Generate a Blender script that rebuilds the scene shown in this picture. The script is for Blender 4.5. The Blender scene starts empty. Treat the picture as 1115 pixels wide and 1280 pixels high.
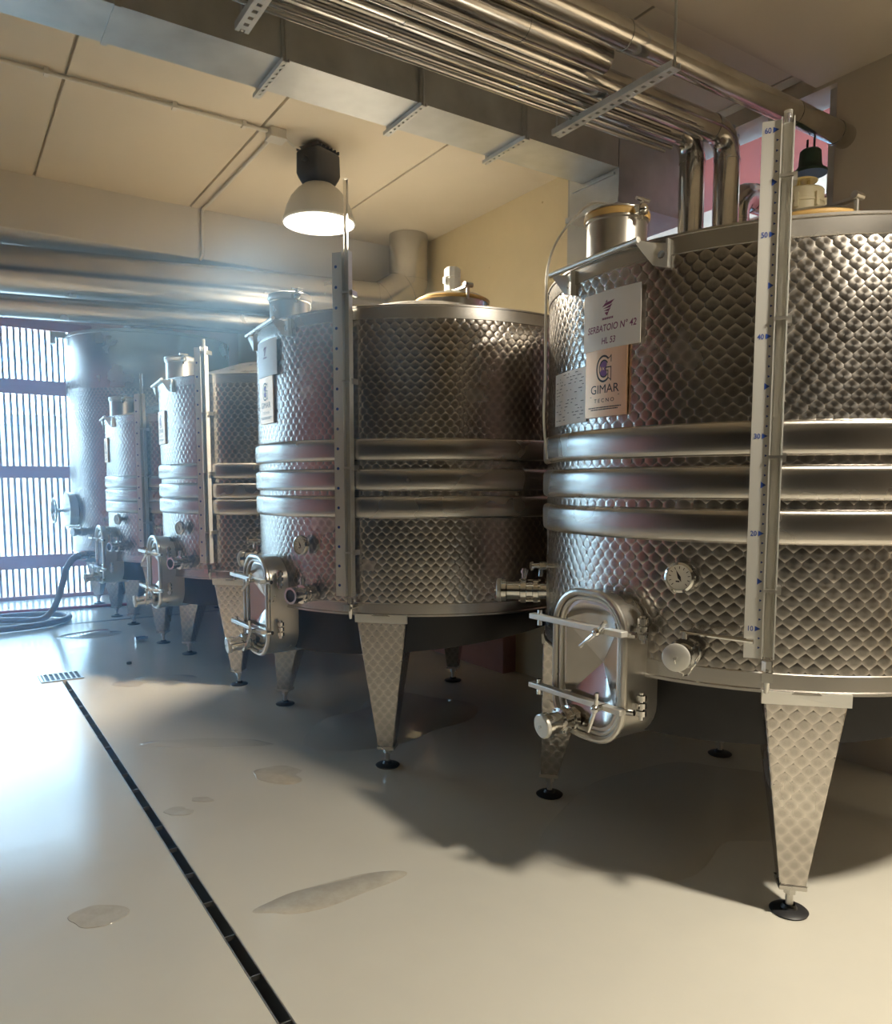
import bpy, math, random
from math import sin, cos, tan, pi, radians, degrees, atan2, sqrt, hypot
from mathutils import Vector, Matrix
random.seed(7)
S = bpy.context.scene
COL = S.collection

# ------------------------------------------------------------------ camera
FPX, CX, CY, CAMZ = 955.0, 557.5, 695.0, 1.6
YAW, PITCH = radians(33.5), math.atan(87 / 955.0)
cam = bpy.data.cameras.new('camera')
cam.sensor_fit = 'VERTICAL'; cam.sensor_height = 36.0
cam.lens = FPX / 1280 * 36.0
cam.shift_y = (CY - 640) / 1280
cam.clip_start = 0.05; cam.clip_end = 200
camo = bpy.data.objects.new('camera', cam); COL.objects.link(camo)
camo.location = (0, 0, CAMZ)
camo.rotation_euler = (pi / 2 - PITCH, 0, -YAW)
S.camera = camo

# ------------------------------------------------------------------ world, light, exposure
w = bpy.data.worlds.new('daylight'); S.world = w; w.use_nodes = True
bg = w.node_tree.nodes['Background']
bg.inputs[0].default_value = (0.31, 0.60, 1.0, 1); bg.inputs[1].default_value = 26.0
S.view_settings.view_transform = 'Standard'; S.view_settings.look = 'None'
S.view_settings.gamma = 1.0; S.view_settings.use_curve_mapping = False
S.view_settings.exposure = 0.0
try:
    S.cycles.use_denoising = True
    S.cycles.sample_clamp_indirect = 6.0
    S.cycles.max_bounces = 10
    S.cycles.diffuse_bounces = 5
    S.cycles.caustics_reflective = True
except Exception:
    pass

def portal(name, loc, rot, sx, sy):
    l = bpy.data.lights.new(name, 'AREA'); l.shape = 'RECTANGLE'; l.size = sx; l.size_y = sy
    l.cycles.is_portal = True
    o = bpy.data.objects.new(name, l); COL.objects.link(o); o.location = loc; o.rotation_euler = rot
portal('window_daylight', (-1.6, 12.3, 1.95), (-pi / 2, 0, 0), 7.1, 3.9)
portal('clerestory_daylight', (4.5, 3.4, 3.1), (0, pi / 2, 0), 1.5, 1.7)

# ------------------------------------------------------------------ materials
MATS = {}
def nt(name):
    m = bpy.data.materials.new(name); m.use_nodes = True
    t = m.node_tree; b = t.nodes['Principled BSDF']
    MATS[name] = m
    return m, t, b
def N(t, typ, **kw):
    n = t.nodes.new(typ)
    for k, v in kw.items(): setattr(n, k, v)
    return n
def L(t, a, b): t.links.new(a, b)
def noise(t, scale, detail=3, coord='Object', stretch=None, rough=0.5):
    tc = N(t, 'ShaderNodeTexCoord'); nz = N(t, 'ShaderNodeTexNoise')
    nz.inputs['Scale'].default_value = scale; nz.inputs['Detail'].default_value = detail
    nz.inputs['Roughness'].default_value = rough
    if stretch:
        mp = N(t, 'ShaderNodeMapping'); mp.inputs['Scale'].default_value = stretch
        L(t, tc.outputs[coord], mp.inputs['Vector']); L(t, mp.outputs[0], nz.inputs['Vector'])
    else:
        L(t, tc.outputs[coord], nz.inputs['Vector'])
    return nz.outputs['Fac']
def ramp(t, fac, stops):
    r = N(t, 'ShaderNodeValToRGB'); e = r.color_ramp.elements
    while len(e) < len(stops): e.new(0.5)
    for i, (p, c) in enumerate(stops):
        e[i].position = p; e[i].color = (c[0], c[1], c[2], 1) if len(c) == 3 else c
    L(t, fac, r.inputs['Fac']); return r.outputs['Color']
def mrange(t, fac, a, b, c, d):
    n = N(t, 'ShaderNodeMapRange')
    for k, v in zip((1, 2, 3, 4), (a, b, c, d)): n.inputs[k].default_value = v
    L(t, fac, n.inputs[0]); return n.outputs[0]
def bump(t, h, b, s=0.2, d=0.01):
    n = N(t, 'ShaderNodeBump'); n.inputs['Strength'].default_value = s; n.inputs['Distance'].default_value = d
    L(t, h, n.inputs['Height']); L(t, n.outputs[0], b.inputs['Normal']); return n
def plain(name, col, rough=0.5, metal=0.0, var=0.0, scale=6, bmp=0.0, **kw):
    m, t, b = nt(name)
    b.inputs['Base Color'].default_value = (*col, 1); b.inputs['Roughness'].default_value = rough
    b.inputs['Metallic'].default_value = metal
    if var:
        f = noise(t, scale, 4)
        lo = tuple(max(0, c * (1 - var)) for c in col); hi = tuple(min(1, c * (1 + var)) for c in col)
        L(t, ramp(t, f, [(0.3, lo), (0.7, hi)]), b.inputs['Base Color'])
        L(t, mrange(t, f, 0.3, 0.7, rough * 0.85, min(1, rough * 1.15)), b.inputs['Roughness'])
        if bmp: bump(t, f, b, bmp)
    for k, v in kw.items(): b.inputs[k.replace('_', ' ')].default_value = v
    return m
def marble(name, col, rough, tilt, aniso, ax=0.054, by=0.068, var=0.12):
    """circular-polished (engine turned) sheet steel: every polished disc has concentric brushing and a faint dish"""
    m, t, b = nt(name)
    uv = N(t, 'ShaderNodeUVMap', uv_map='uv'); tg = N(t, 'ShaderNodeTangent', direction_type='UV_MAP', uv_map='uv')
    ge = N(t, 'ShaderNodeNewGeometry')
    def vm(op, *ins):
        n = N(t, 'ShaderNodeVectorMath', operation=op)
        for i, v in enumerate(ins):
            if isinstance(v, tuple): n.inputs[i].default_value = v
            elif isinstance(v, (int, float)): n.inputs['Scale'].default_value = v
            else: L(t, v, n.inputs[i])
        return n
    p = vm('DIVIDE', uv.outputs[0], (ax, by, 1)).outputs[0]
    p2 = vm('ADD', p, (0.5, 0.5, 0)).outputs[0]
    def cell(q):
        wv = vm('WRAP', q, (0.5, 0.5, 0.5), (-0.5, -0.5, -0.5)).outputs[0]
        return vm('MULTIPLY', wv, (ax, by, 0)).outputs[0]
    A, B = cell(p), cell(p2)
    la, lb = vm('LENGTH', A).outputs['Value'], vm('LENGTH', B).outputs['Value']
    lt = N(t, 'ShaderNodeMath', operation='LESS_THAN'); L(t, lb, lt.inputs[0]); L(t, la, lt.inputs[1])
    mx = N(t, 'ShaderNodeMix', data_type='VECTOR'); L(t, lt.outputs[0], mx.inputs[0])
    L(t, A, mx.inputs[4]); L(t, B, mx.inputs[5]); q = mx.outputs[1]
    sp = N(t, 'ShaderNodeSeparateXYZ'); L(t, q, sp.inputs[0])
    tu = tg.outputs[0]; tv = vm('CROSS_PRODUCT', ge.outputs['Normal'], tu).outputs[0]
    def scl(v, s):
        n = N(t, 'ShaderNodeVectorMath', operation='SCALE'); L(t, v, n.inputs[0]); L(t, s, n.inputs['Scale']); return n.outputs[0]
    def mul(s, k):
        n = N(t, 'ShaderNodeMath', operation='MULTIPLY'); L(t, s, n.inputs[0]); n.inputs[1].default_value = k; return n.outputs[0]
    ln = vm('LENGTH', q).outputs['Value']
    pw = N(t, 'ShaderNodeMath', operation='POWER'); L(t, mul(ln, 2.0 / ax), pw.inputs[0]); pw.inputs[1].default_value = 1.6
    def mm(a_, b_):
        n = N(t, 'ShaderNodeMath', operation='MULTIPLY'); L(t, a_, n.inputs[0]); L(t, b_, n.inputs[1]); return n.outputs[0]
    kx, ky = mm(mul(sp.outputs[0], tilt / ax), pw.outputs[0]), mm(mul(sp.outputs[1], tilt / ax), pw.outputs[0])
    off = vm('ADD', scl(tu, kx), scl(tv, ky)).outputs[0]
    nn = vm('NORMALIZE', vm('ADD', ge.outputs['Normal'], off).outputs[0]).outputs[0]
    L(t, nn, b.inputs['Normal'])
    tang = vm('ADD', scl(tu, mul(sp.outputs[1], -1.0)), scl(tv, sp.outputs[0])).outputs[0]
    L(t, vm('NORMALIZE', tang).outputs[0], b.inputs['Tangent'])
    b.inputs['Anisotropic'].default_value = aniso
    b.inputs['Metallic'].default_value = 1.0
    f = noise(t, 3.0, 4)
    lo = tuple(c * (1 - var) for c in col); hi = tuple(c * (1 + var) for c in col)
    cm = N(t, 'ShaderNodeVectorMath', operation='SCALE'); L(t, ramp(t, f, [(0.35, lo), (0.65, hi)]), cm.inputs[0])
    L(t, mrange(t, mul(ln, 2.0 / ax), 0.35, 1.2, 0.82, 1.25), cm.inputs['Scale']); L(t, cm.outputs[0], b.inputs['Base Color'])  # disc edges lightened in the colour, after the bright glints there
    L(t, mrange(t, f, 0.3, 0.7, rough * 0.85, rough * 1.2), b.inputs['Roughness'])
    return m
def brushed(name, col, rough, aniso=0.7, stretch=(0.3, 0.3, 220)):
    m, t, b = nt(name)
    b.inputs['Metallic'].default_value = 1; b.inputs['Anisotropic'].default_value = aniso
    tg = N(t, 'ShaderNodeTangent', direction_type='RADIAL', axis='Z'); L(t, tg.outputs[0], b.inputs['Tangent'])
    f = noise(t, 6, 4, stretch=stretch); g = noise(t, 2.5, 3)
    L(t, ramp(t, g, [(0.3, tuple(c * 0.88 for c in col)), (0.7, tuple(min(1, c * 1.08) for c in col))]), b.inputs['Base Color'])
    L(t, mrange(t, g, 0.3, 0.7, rough * 0.9, rough * 1.1), b.inputs['Roughness'])
    return m

marble('steel_marbled', (0.55, 0.515, 0.475), 0.24, 0.44, 0.5)
brushed('steel_brushed', (0.60, 0.575, 0.54), 0.26)
plain('steel_satin', (0.60, 0.58, 0.54), 0.30, 1, 0.1, 5)
plain('steel_shaded', (0.06, 0.06, 0.062), 0.42, 1, 0.1, 5)  # near-black, so the shade under the tanks sits in the colour
plain('chrome', (0.72, 0.71, 0.68), 0.10, 1)
plain('steel_white', (0.72, 0.71, 0.67), 0.35, 0.6)
plain('door_steel', (0.66, 0.62, 0.58), 0.16, 1, 0.08, 9)
plain('galvanised', (0.50, 0.51, 0.50), 0.42, 0.75, 0.16, 5)
plain('galvanised_plate', (0.56, 0.56, 0.54), 0.45, 0.5, 0.15, 8)
plain('foil_jacket', (0.62, 0.60, 0.57), 0.17, 1, 0.12, 7, 0.12)
plain('duct_steel', (0.58, 0.57, 0.55), 0.24, 1, 0.08, 4, 0.06)
plain('cream_plastic', (0.82, 0.74, 0.52), 0.4)
plain('yellow_plastic', (0.74, 0.60, 0.24), 0.4)
plain('white_plastic', (0.85, 0.84, 0.78), 0.35)
plain('black_rubber', (0.02, 0.02, 0.022), 0.45)
plain('black_plastic', (0.025, 0.028, 0.03), 0.4)
plain('dark_green_plastic', (0.02, 0.05, 0.035), 0.45)
plain('gasket_amber', (0.62, 0.40, 0.14), 0.5)
plain('paper', (0.78, 0.74, 0.70), 0.35)
plain('print_black', (0.03, 0.025, 0.03), 0.5)
plain('print_purple', (0.22, 0.06, 0.14), 0.5)
plain('print_violet', (0.19, 0.06, 0.22), 0.45)
plain('print_red', (0.35, 0.03, 0.03), 0.5)
plain('mark_blue', (0.02, 0.06, 0.28), 0.5)
plain('copper_plate', (0.80, 0.50, 0.32), 0.36, 0.55, 0.06, 5)
plain('dial_white', (0.75, 0.73, 0.66), 0.4)
plain('terracotta_paint', (0.46, 0.16, 0.11), 0.55, 0, 0.12, 3)
plain('door_red', (0.68, 0.24, 0.17), 0.5, 0, 0.1, 3)
plain('slat_metal', (0.33, 0.29, 0.28), 0.45, 0.2)
plain('conduit_grey', (0.62, 0.59, 0.52), 0.45)
plain('lamp_black', (0.018, 0.02, 0.023), 0.5)
plain('lamp_shade', (0.55, 0.53, 0.47), 0.4, 0.3)
plain('hose_grey', (0.30, 0.25, 0.24), 0.45)
plain('hose_red', (0.55, 0.05, 0.07), 0.4)
plain('white_tube', (0.80, 0.78, 0.70), 0.35)
plain('drain_steel', (0.35, 0.35, 0.34), 0.35, 0.9)
plain('drain_dark', (0.012, 0.013, 0.015), 0.6)
plain('grey_post', (0.33, 0.33, 0.31), 0.6, 0, 0.1, 4)
plain('outside_ground', (0.55, 0.53, 0.50), 0.9, 0, 0.1, 2)
plain('outside_red', (0.24, 0.04, 0.02), 0.8, 0, 0.2, 2)
plain('outside_wood', (0.45, 0.25, 0.14), 0.7, 0, 0.2, 3)
m, t, b = nt('clear_tube')
b.inputs['Base Color'].default_value = (0.95, 0.93, 0.88, 1); b.inputs['Roughness'].default_value = 0.06
b.inputs['Transmission Weight'].default_value = 0.9; b.inputs['IOR'].default_value = 1.12
m, t, b = nt('dial_glass')
b.inputs['Roughness'].default_value = 0.03; b.inputs['Transmission Weight'].default_value = 1.0; b.inputs['IOR'].default_value = 1.05
m, t, b = nt('lamp_glow')
b.inputs['Base Color'].default_value = (1, 1, 1, 1)
b.inputs['Emission Color'].default_value = (1.0, 0.97, 0.9, 1); b.inputs['Emission Strength'].default_value = 8.0

def wallpaint(name, col, var, scale, rough=0.85, stains=None):
    m, t, b = nt(name)
    f = noise(t, scale, 6, rough=0.6); g = noise(t, 40, 4)
    lo = tuple(c * (1 - var) for c in col); hi = tuple(min(1, c * (1 + var)) for c in col)
    c = ramp(t, f, [(0.3, lo), (0.7, hi)])
    if stains:
        s = noise(t, 9, 8, rough=0.75)
        msk = mrange(t, s, 0.66, 0.72, 0, 1)
        mx = N(t, 'ShaderNodeMix', data_type='RGBA'); L(t, msk, mx.inputs[0]); L(t, c, mx.inputs[6])
        mx.inputs[7].default_value = (*stains, 1); c = mx.outputs[2]
    L(t, c, b.inputs['Base Color']); b.inputs['Roughness'].default_value = rough
    bump(t, g, b, 0.15, 0.004)
    return m
wallpaint('ceiling_paint', (0.62, 0.55, 0.43), 0.04, 1.2)
wallpaint('wall_yellow', (0.58, 0.49, 0.31), 0.06, 1.5, stains=(0.30, 0.22, 0.12))
wallpaint('wall_beige', (0.54, 0.47, 0.37), 0.05, 1.0)
wallpaint('wall_brown', (0.11, 0.095, 0.08), 0.1, 1.0)
wallpaint('beam_paint', (0.58, 0.55, 0.49), 0.04, 1.0)
wallpaint('red_plinth', (0.36, 0.20, 0.17), 0.1, 3, stains=(0.55, 0.42, 0.36))
wallpaint('wall_pink', (0.75, 0.52, 0.42), 0.06, 2)

# resin floor: satin cream, damp shiny patches, faint trowel relief
m, t, b = nt('floor_resin')
f1 = noise(t, 0.7, 5, rough=0.6); f2 = noise(t, 3.2, 6, rough=0.7); f3 = noise(t, 14, 4)
c1 = ramp(t, f1, [(0.3, (0.53, 0.51, 0.45)), (0.7, (0.60, 0.575, 0.50))])
mx = N(t, 'ShaderNodeMix', data_type='RGBA', blend_type='MULTIPLY'); mx.inputs[0].default_value = 0.35
L(t, c1, mx.inputs[6]); L(t, ramp(t, f2, [(0.2, (0.93, 0.925, 0.91)), (0.8, (1, 1, 1))]), mx.inputs[7])
L(t, mx.outputs[2], b.inputs['Base Color'])
L(t, mrange(t, f2, 0.15, 0.85, 0.08, 0.27), b.inputs['Roughness'])
b.inputs['IOR'].default_value = 1.5
bump(t, f3, b, 0.10, 0.006)
m, t, b = nt('water_film')
b.inputs['Base Color'].default_value = (0.50, 0.475, 0.415, 1); b.inputs['Roughness'].default_value = 0.045
b.inputs['IOR'].default_value = 1.4
bump(t, noise(t, 8, 3), b, 0.05, 0.004)
m, t, b = nt('damp_stain')
b.inputs['Base Color'].default_value = (0.44, 0.39, 0.31, 1); b.inputs['Roughness'].default_value = 0.10
L(t, ramp(t, noise(t, 12, 6, rough=0.7), [(0.35, (0.43, 0.39, 0.32)), (0.65, (0.51, 0.475, 0.40))]), b.inputs['Base Color'])

# ------------------------------------------------------------------ mesh helpers
class MB:
    def __init__(s, M=None):
        s.V = []; s.F = []; s.U = []; s.M = M or Matrix()
    def add(s, pts):
        i = len(s.V); s.V += [s.M @ Vector(p) for p in pts]; return i
    def face(s, idx, uv=None): s.F.append(tuple(idx)); s.U.append(uv)
    def box(s, c, d, R=None):
        x, y, z = (v / 2 for v in d)
        P = [Vector(p) for p in ((-x,-y,-z),(x,-y,-z),(x,y,-z),(-x,y,-z),(-x,-y,z),(x,-y,z),(x,y,z),(-x,y,z))]
        if R is not None: P = [R @ p for p in P]
        i = s.add([Vector(c) + p for p in P])
        for f in ((0,3,2,1),(4,5,6,7),(0,1,5,4),(1,2,6,5),(2,3,7,6),(3,0,4,7)): s.face([i + k for k in f])
        return s
    def bx(s, x0, x1, y0, y1, z0, z1): return s.box(((x0+x1)/2,(y0+y1)/2,(z0+z1)/2),(abs(x1-x0),abs(y1-y0),abs(z1-z0)))
    def hexa(s, P):
        i = s.add(P)
        for f in ((0,3,2,1),(4,5,6,7),(0,1,5,4),(1,2,6,5),(2,3,7,6),(3,0,4,7)): s.face([i + k for k in f])
        return s
    def cyl(s, p0, p1, r0, r1=None, n=20, caps=True):
        r1 = r0 if r1 is None else r1
        p0, p1 = Vector(p0), Vector(p1); d = (p1 - p0).normalized()
        a = d.orthogonal().normalized(); b2 = d.cross(a)
        i = s.add([p0 + (a * cos(2*pi*k/n) + b2 * sin(2*pi*k/n)) * r0 for k in range(n)] + [p1 + (a * cos(2*pi*k/n) + b2 * sin(2*pi*k/n)) * r1 for k in range(n)])
        for k in range(n):
            k2 = (k + 1) % n; s.face((i + k, i + k2, i + n + k2, i + n + k))
        if caps:
            s.face([i + k for k in range(n)][::-1]); s.face([i + n + k for k in range(n)])
        return s
    def lathe(s, prof, n=32, uvr=None, close=False):
        """revolve (r, z) profile around local z"""
        m = len(prof); i = s.add([(r * cos(2*pi*k/n), r * sin(2*pi*k/n), z) for k in range(n) for r, z in prof])
        rng = m if close else m - 1
        vs = [0]
        for j in range(1, m): vs.append(vs[-1] + hypot(prof[j][0]-prof[j-1][0], prof[j][1]-prof[j-1][1]))
        for k in range(n):
            k2 = (k + 1) % n
            for j in range(rng):
                j2 = (j + 1) % m
                if prof[j][0] < 1e-6 and prof[j2][0] < 1e-6: continue
                uv = None
                if uvr: 
                    u0, u1 = 2*pi*k/n*uvr, 2*pi*(k+1)/n*uvr
                    v0, v1 = prof[j][1], prof[j2][1]
                    if abs(v1 - v0) < 1e-6: v1 = v0 + abs(prof[j2][0]-prof[j][0])
                    uv = ((u0, v0), (u1, v0), (u1, v1), (u0, v1))
                s.face((i + k*m + j, i + k2*m + j, i + k2*m + j2, i + k*m + j2), uv)
        return s
    def tube(s, pts, r, n=10, closed=False, caps=True):
        pts = [Vector(p) for p in pts]; m = len(pts); fr = []
        t0 = (pts[1] - pts[0]).normalized(); a = t0.orthogonal().normalized()
        rings = []
        for k in range(m):
            if closed: t = (pts[(k+1) % m] - pts[k-1]).normalized()
            else: t = (pts[min(k+1, m-1)] - pts[max(k-1, 0)]).normalized()
            a = (a - t * a.dot(t))
            a = a.normalized() if a.length > 1e-6 else t.orthogonal().normalized()
            b2 = t.cross(a); rr = r[k] if isinstance(r, (list, tuple)) else r
            rings.append(s.add([pts[k] + (a*cos(2*pi*j/n) + b2*sin(2*pi*j/n))*rr for j in range(n)]))
        for k in range(m if closed else m - 1):
            i0, i1 = rings[k], rings[(k+1) % m]
            for j in range(n):
                j2 = (j+1) % n; s.face((i0+j, i0+j2, i1+j2, i1+j))
        if caps and not closed:
            s.face([rings[0]+j for j in range(n)][::-1]); s.face([rings[-1]+j for j in range(n)])
        return s
    def prism(s, poly, z0, z1):
        n = len(poly); i = s.add([(x, y, z0) for x, y in poly] + [(x, y, z1) for x, y in poly])
        s.face([i+k for k in range(n)][::-1]); s.face([i+n+k for k in range(n)])
        for k in range(n):
            k2 = (k+1) % n; s.face((i+k, i+k2, i+n+k2, i+n+k))
        return s
    def flat(s, poly, z=0):
        i = s.add([(x, y, z) for x, y in poly]); s.face(range(i, i+len(poly))); return s
    def sphere(s, c, r, n=12, m=8):
        c = Vector(c)
        prof = [(r*sin(pi*j/m), -r*cos(pi*j/m)) for j in range(m+1)]
        M0 = s.M.copy(); s.M = s.M @ Matrix.Translation(c); s.lathe(prof, n); s.M = M0
        return s
    def build(s, name, mat, parent=None, sharp=35, bevel=0, fn=None):
        me = bpy.data.meshes.new(name)
        V = [fn(v) for v in s.V] if fn else s.V
        me.from_pydata([tuple(v) for v in V], [], s.F)
        if any(u is not None for u in s.U):
            l = me.uv_layers.new(name='uv')
            for p, u in zip(me.polygons, s.U):
                if u:
                    for li, q in zip(p.loop_indices, u): l.data[li].uv = q
        me.validate()
        me.polygons.foreach_set('use_smooth', [True] * len(me.polygons))
        me.set_sharp_from_angle(angle=radians(sharp))
        if mat: me.materials.append(MATS[mat])
        o = bpy.data.objects.new(name, me); COL.objects.link(o)
        if parent: o.parent = parent
        if bevel:
            md = o.modifiers.new('bevel', 'BEVEL'); md.width = bevel; md.segments = 2; md.limit_method = 'ANGLE'; md.angle_limit = radians(40)
            md.harden_normals = False
        return o

def tag(o, label=None, cat=None, group=None, kind=None):
    if label: o['label'] = label
    if cat: o['category'] = cat
    if group: o['group'] = group
    if kind: o['kind'] = kind
    return o
def empty(name, loc=(0, 0, 0), label=None, cat=None, group=None):
    o = bpy.data.objects.new(name, None); COL.objects.link(o); o.location = loc; o.empty_display_size = 0.2
    return tag(o, label, cat, group)
def struct(o): o['kind'] = 'structure'; return o
def arc(c, r, a0, a1, n):
    return [(c[0] + r*cos(a0+(a1-a0)*k/n), c[1] + r*sin(a0+(a1-a0)*k/n)) for k in range(n+1)]
def rrect(w2, y0, y1, r, n=8):
    """rounded rectangle outline, counter-clockwise"""
    return arc((w2-r, y0+r), r, -pi/2, 0, n) + arc((w2-r, y1-r), r, 0, pi/2, n) + arc((-w2+r, y1-r), r, pi/2, pi, n) + arc((-w2+r, y0+r), r, pi, 1.5*pi, n)
def fillet(pts, rad, n=6):
    """round the corners of a 3-D polyline"""
    pts = [Vector(p) for p in pts]; out = [pts[0]]
    for k in range(1, len(pts)-1):
        a, b2, c = pts[k-1], pts[k], pts[k+1]
        d1, d2 = (a-b2).normalized(), (c-b2).normalized()
        r = min(rad, (a-b2).length*0.49, (c-b2).length*0.49)
        p0, p1 = b2+d1*r, b2+d2*r
        for j in range(n+1):
            q = j/n; out.append(p0*(1-q)**2 + b2*2*q*(1-q) + p1*q*q)
    out.append(pts[-1]); return out
_tc = {}
def text_poly(body, size=1.0, off=0.0):
    key = (body, off)
    if key not in _tc:
        c = bpy.data.curves.new('t', 'FONT'); c.body = body; c.size = 1.0; c.align_x = 'CENTER'; c.offset = off; c.resolution_u = 3
        o = bpy.data.objects.new('t', c); COL.objects.link(o)
        bpy.context.view_layer.update()
        me = bpy.data.meshes.new_from_object(o.evaluated_get(bpy.context.evaluated_depsgraph_get()))
        _tc[key] = ([tuple(v.co[:2]) for v in me.vertices], [tuple(p.vertices) for p in me.polygons])
        bpy.data.objects.remove(o); bpy.data.curves.remove(c); bpy.data.meshes.remove(me)
    return _tc[key]
def add_text(mb, body, x, y, size, z=0, sx=1.0, off=0.0, shear=0.0):
    if not body: return
    V, F = text_poly(body, off=off)
    i = mb.add([(x + (px*sx + py*shear)*size, y + py*size, z) for px, py in V])
    for f in F: mb.face([i+k for k in f])
def frame(a, r, z):
    """local x = along the shell (to the right seen from outside), y = up, z = outward"""
    A = radians(a)
    M = Matrix(((sin(A), 0, -cos(A), -r*cos(A)), (-cos(A), 0, -sin(A), -r*sin(A)), (0, 1, 0, z), (0, 0, 0, 1)))
    return M
def wrapper(a, r, z):
    """bends local x,y,z onto the shell"""
    A = radians(a)
    def fn(v):
        q = A + v.x / r; rr = r + v.z
        return Vector((-rr*cos(q), -rr*sin(q), z + v.y))
    return fn

LAMP_W = 850.0; GLARE_DENSITY = 0.06

# ------------------------------------------------------------------ the room
XR, XR2, XL, YB, YW, ZC = 4.10, 4.36, -5.4, -4.5, 12.2, 3.97
DX0, DX1, DYE = 0.765, 0.812, 6.9             # slot of the floor drain
fl = MB()
fl.bx(XL, DX0, YB, YW + 0.2, -0.12, 0); fl.bx(DX1, XR2, YB, YW + 0.2, -0.12, 0)
fl.bx(DX0, DX1, DYE, YW + 0.2, -0.12, 0); fl.bx(DX0, DX1, YB, YB + 1.5, -0.12, 0)
struct(fl.build('floor', 'floor_resin'))
# ceiling of precast panels with open joints
ceil = struct(MB().bx(XL, XR2, YB, 6.9, ZC + 0.03, ZC + 0.2).build('ceiling', 'ceiling_paint'))
xs = [-5.4] + [0.73 + 1.175 * k for k in range(-5, 4)] + [4.36]
for a, b2 in zip(xs, xs[1:]):
    if b2 - a < 0.05: continue
    MB().bx(a + 0.008, b2 - 0.008, 2.72, 6.85, ZC, ZC + 0.028).build('panel', 'ceiling_paint', ceil, bevel=0.004)
struct(MB().bx(XL, XR2, 1.0, 2.70, 3.90, ZC + 0.03).build('trim_1', 'wall_beige'))      # flat downstand across the ceiling
struct(MB().bx(XL, XR2, YB, 1.0, ZC - 0.01, ZC + 0.03).build('trim_2', 'wall_beige'))
struct(MB().bx(XL, XR, 6.83, 7.25, 3.55, 4.7).build('trim_3', 'beam_paint', bevel=0.01))    # deep beam
struct(MB().bx(XL, XR2, 7.25, YW + 0.2, 4.6, 4.75).build('trim_4', 'beam_paint'))
# right wall: yellow length, then a set-back length with the clerestory opening
wr = MB(); wr.bx(XR, XR + 0.5, 4.45, YW + 0.2, 0, 4.7)
struct(wr.build('wall_right', 'wall_yellow'))
wr = MB(); wr.bx(XR2, XR2 + 0.25, YB, 2.57, 0, 4.1); wr.bx(XR2, XR2 + 0.25, 2.57, 4.45, 0, 2.35); wr.bx(XR2, XR2 + 0.25, 2.57, 4.45, 3.88, 4.1)
struct(wr.build('wall_back', 'wall_beige'))
struct(MB().bx(XR - 0.06, XR + 0.3, 4.22, 4.449, 0, ZC).build('trim_5', 'grey_post'))     # grey post
pl = MB(); pl.bx(XR - 0.14, XR - 0.001, 5.1, YW, 0, 1.15); struct(pl.build('baseboard_right', 'red_plinth'))
struct(MB().bx(XL - 0.2, XL, YB, YW + 0.2, 0, 4.7).build('wall_left', 'wall_brown'))
struct(MB().bx(XL, XR2, YB - 0.2, YB, 0, 4.1).build('wall_rear', 'wall_brown'))
# terracotta roller door in the left wall (shows as the pink sheen on the tanks)
dr = struct(MB().bx(XL, XL + 0.03, 4.6, 11.2, 0, 3.6).build('door_1', 'door_red'))
for k in range(12):
    MB().bx(XL + 0.03, XL + 0.05, 4.65, 11.15, 0.02 + k*0.298, 0.30 + k*0.298).build('panel', 'door_red', dr)
# window wall
WX0, WX1 = -5.1, 1.96
wf = MB(); wf.bx(WX1, XR, YW, YW + 0.2, 0, 4.6); wf.bx(XL, WX1, YW, YW + 0.2, 3.9, 4.6); wf.bx(XL, WX0, YW, YW + 0.2, 0, 3.9)
struct(wf.build('wall_far', 'wall_pink'))
win = struct(MB().bx(WX0, WX1, YW + 0.02, YW + 0.16, 0, 0.05).build('window_1', 'terracotta_paint'))
for z, h in ((2.98, 0.20), (1.80, 0.17), (0.535, 0.19), (3.84, 0.12)):
    MB().bx(WX0, WX1, YW + 0.01, YW + 0.08, z - h/2, z + h/2).build('rail', 'terracotta_paint', win, bevel=0.006)
sl0 = None; x = WX0 + 0.03; k = 0
while x < WX1 - 0.02:
    if sl0 is None:
        sl0 = MB().bx(-0.017, 0.017, -0.012, 0.012, 0.05, 3.8).build('slat', 'slat_metal', win); sl0.location = (x, YW + 0.115, 0)
    else:
        c = sl0.copy(); COL.objects.link(c); c.parent = win; c.location = (x, YW + 0.115, 0)
    x += 0.0775
# clerestory window behind the front tank
w2 = struct(MB().bx(XR2 + 0.05, XR2 + 0.12, 2.57, 4.45, 2.35, 2.41).build('window_2', 'galvanised_plate'))
for y in (2.62, 3.02, 3.30, 3.62, 4.1):
    MB().bx(XR2 + 0.05, XR2 + 0.10, y - 0.02, y + 0.02, 2.41, 3.88).build('mullion', 'galvanised_plate', w2)
# outdoors
tag(MB().bx(-30, 40, YW + 0.4, 45, -0.35, -0.25).build('yard_ground', 'outside_ground'), 'pale open yard ground outside the slatted window', 'ground')
tag(MB().bx(4.8, 25, -12, YW - 0.5, -0.35, -0.25).build('alley_ground', 'outside_ground'), 'pale paved alley outside the high window behind tank 42', 'ground')
ob = empty('red_building', (6.4, 3, -0.25), 'red rendered building seen through the high window, with an unseen roof added against sky light', 'building')
MB().bx(0, 3, -8.5, 9, 0, 7.0).build('wall', 'outside_red', ob)  # runs on out of view, lengthened to block the sky
MB().bx(-1.6, 0, -8.5, 9, 5.3, 5.45).build('sky_blocker', 'outside_wood', ob)  # unseen roof over the alley, added to cut the sky light
for y in (-0.6, 0.5, 1.6, 2.7, 3.8): MB().bx(-1.5, 0, y, y + 0.12, 5.12, 5.3).build('beam', 'outside_wood', ob)
MB().bx(-0.06, 0, -8.5, 9, 4.3, 4.5).build('ledge', 'outside_wood', ob)
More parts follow.
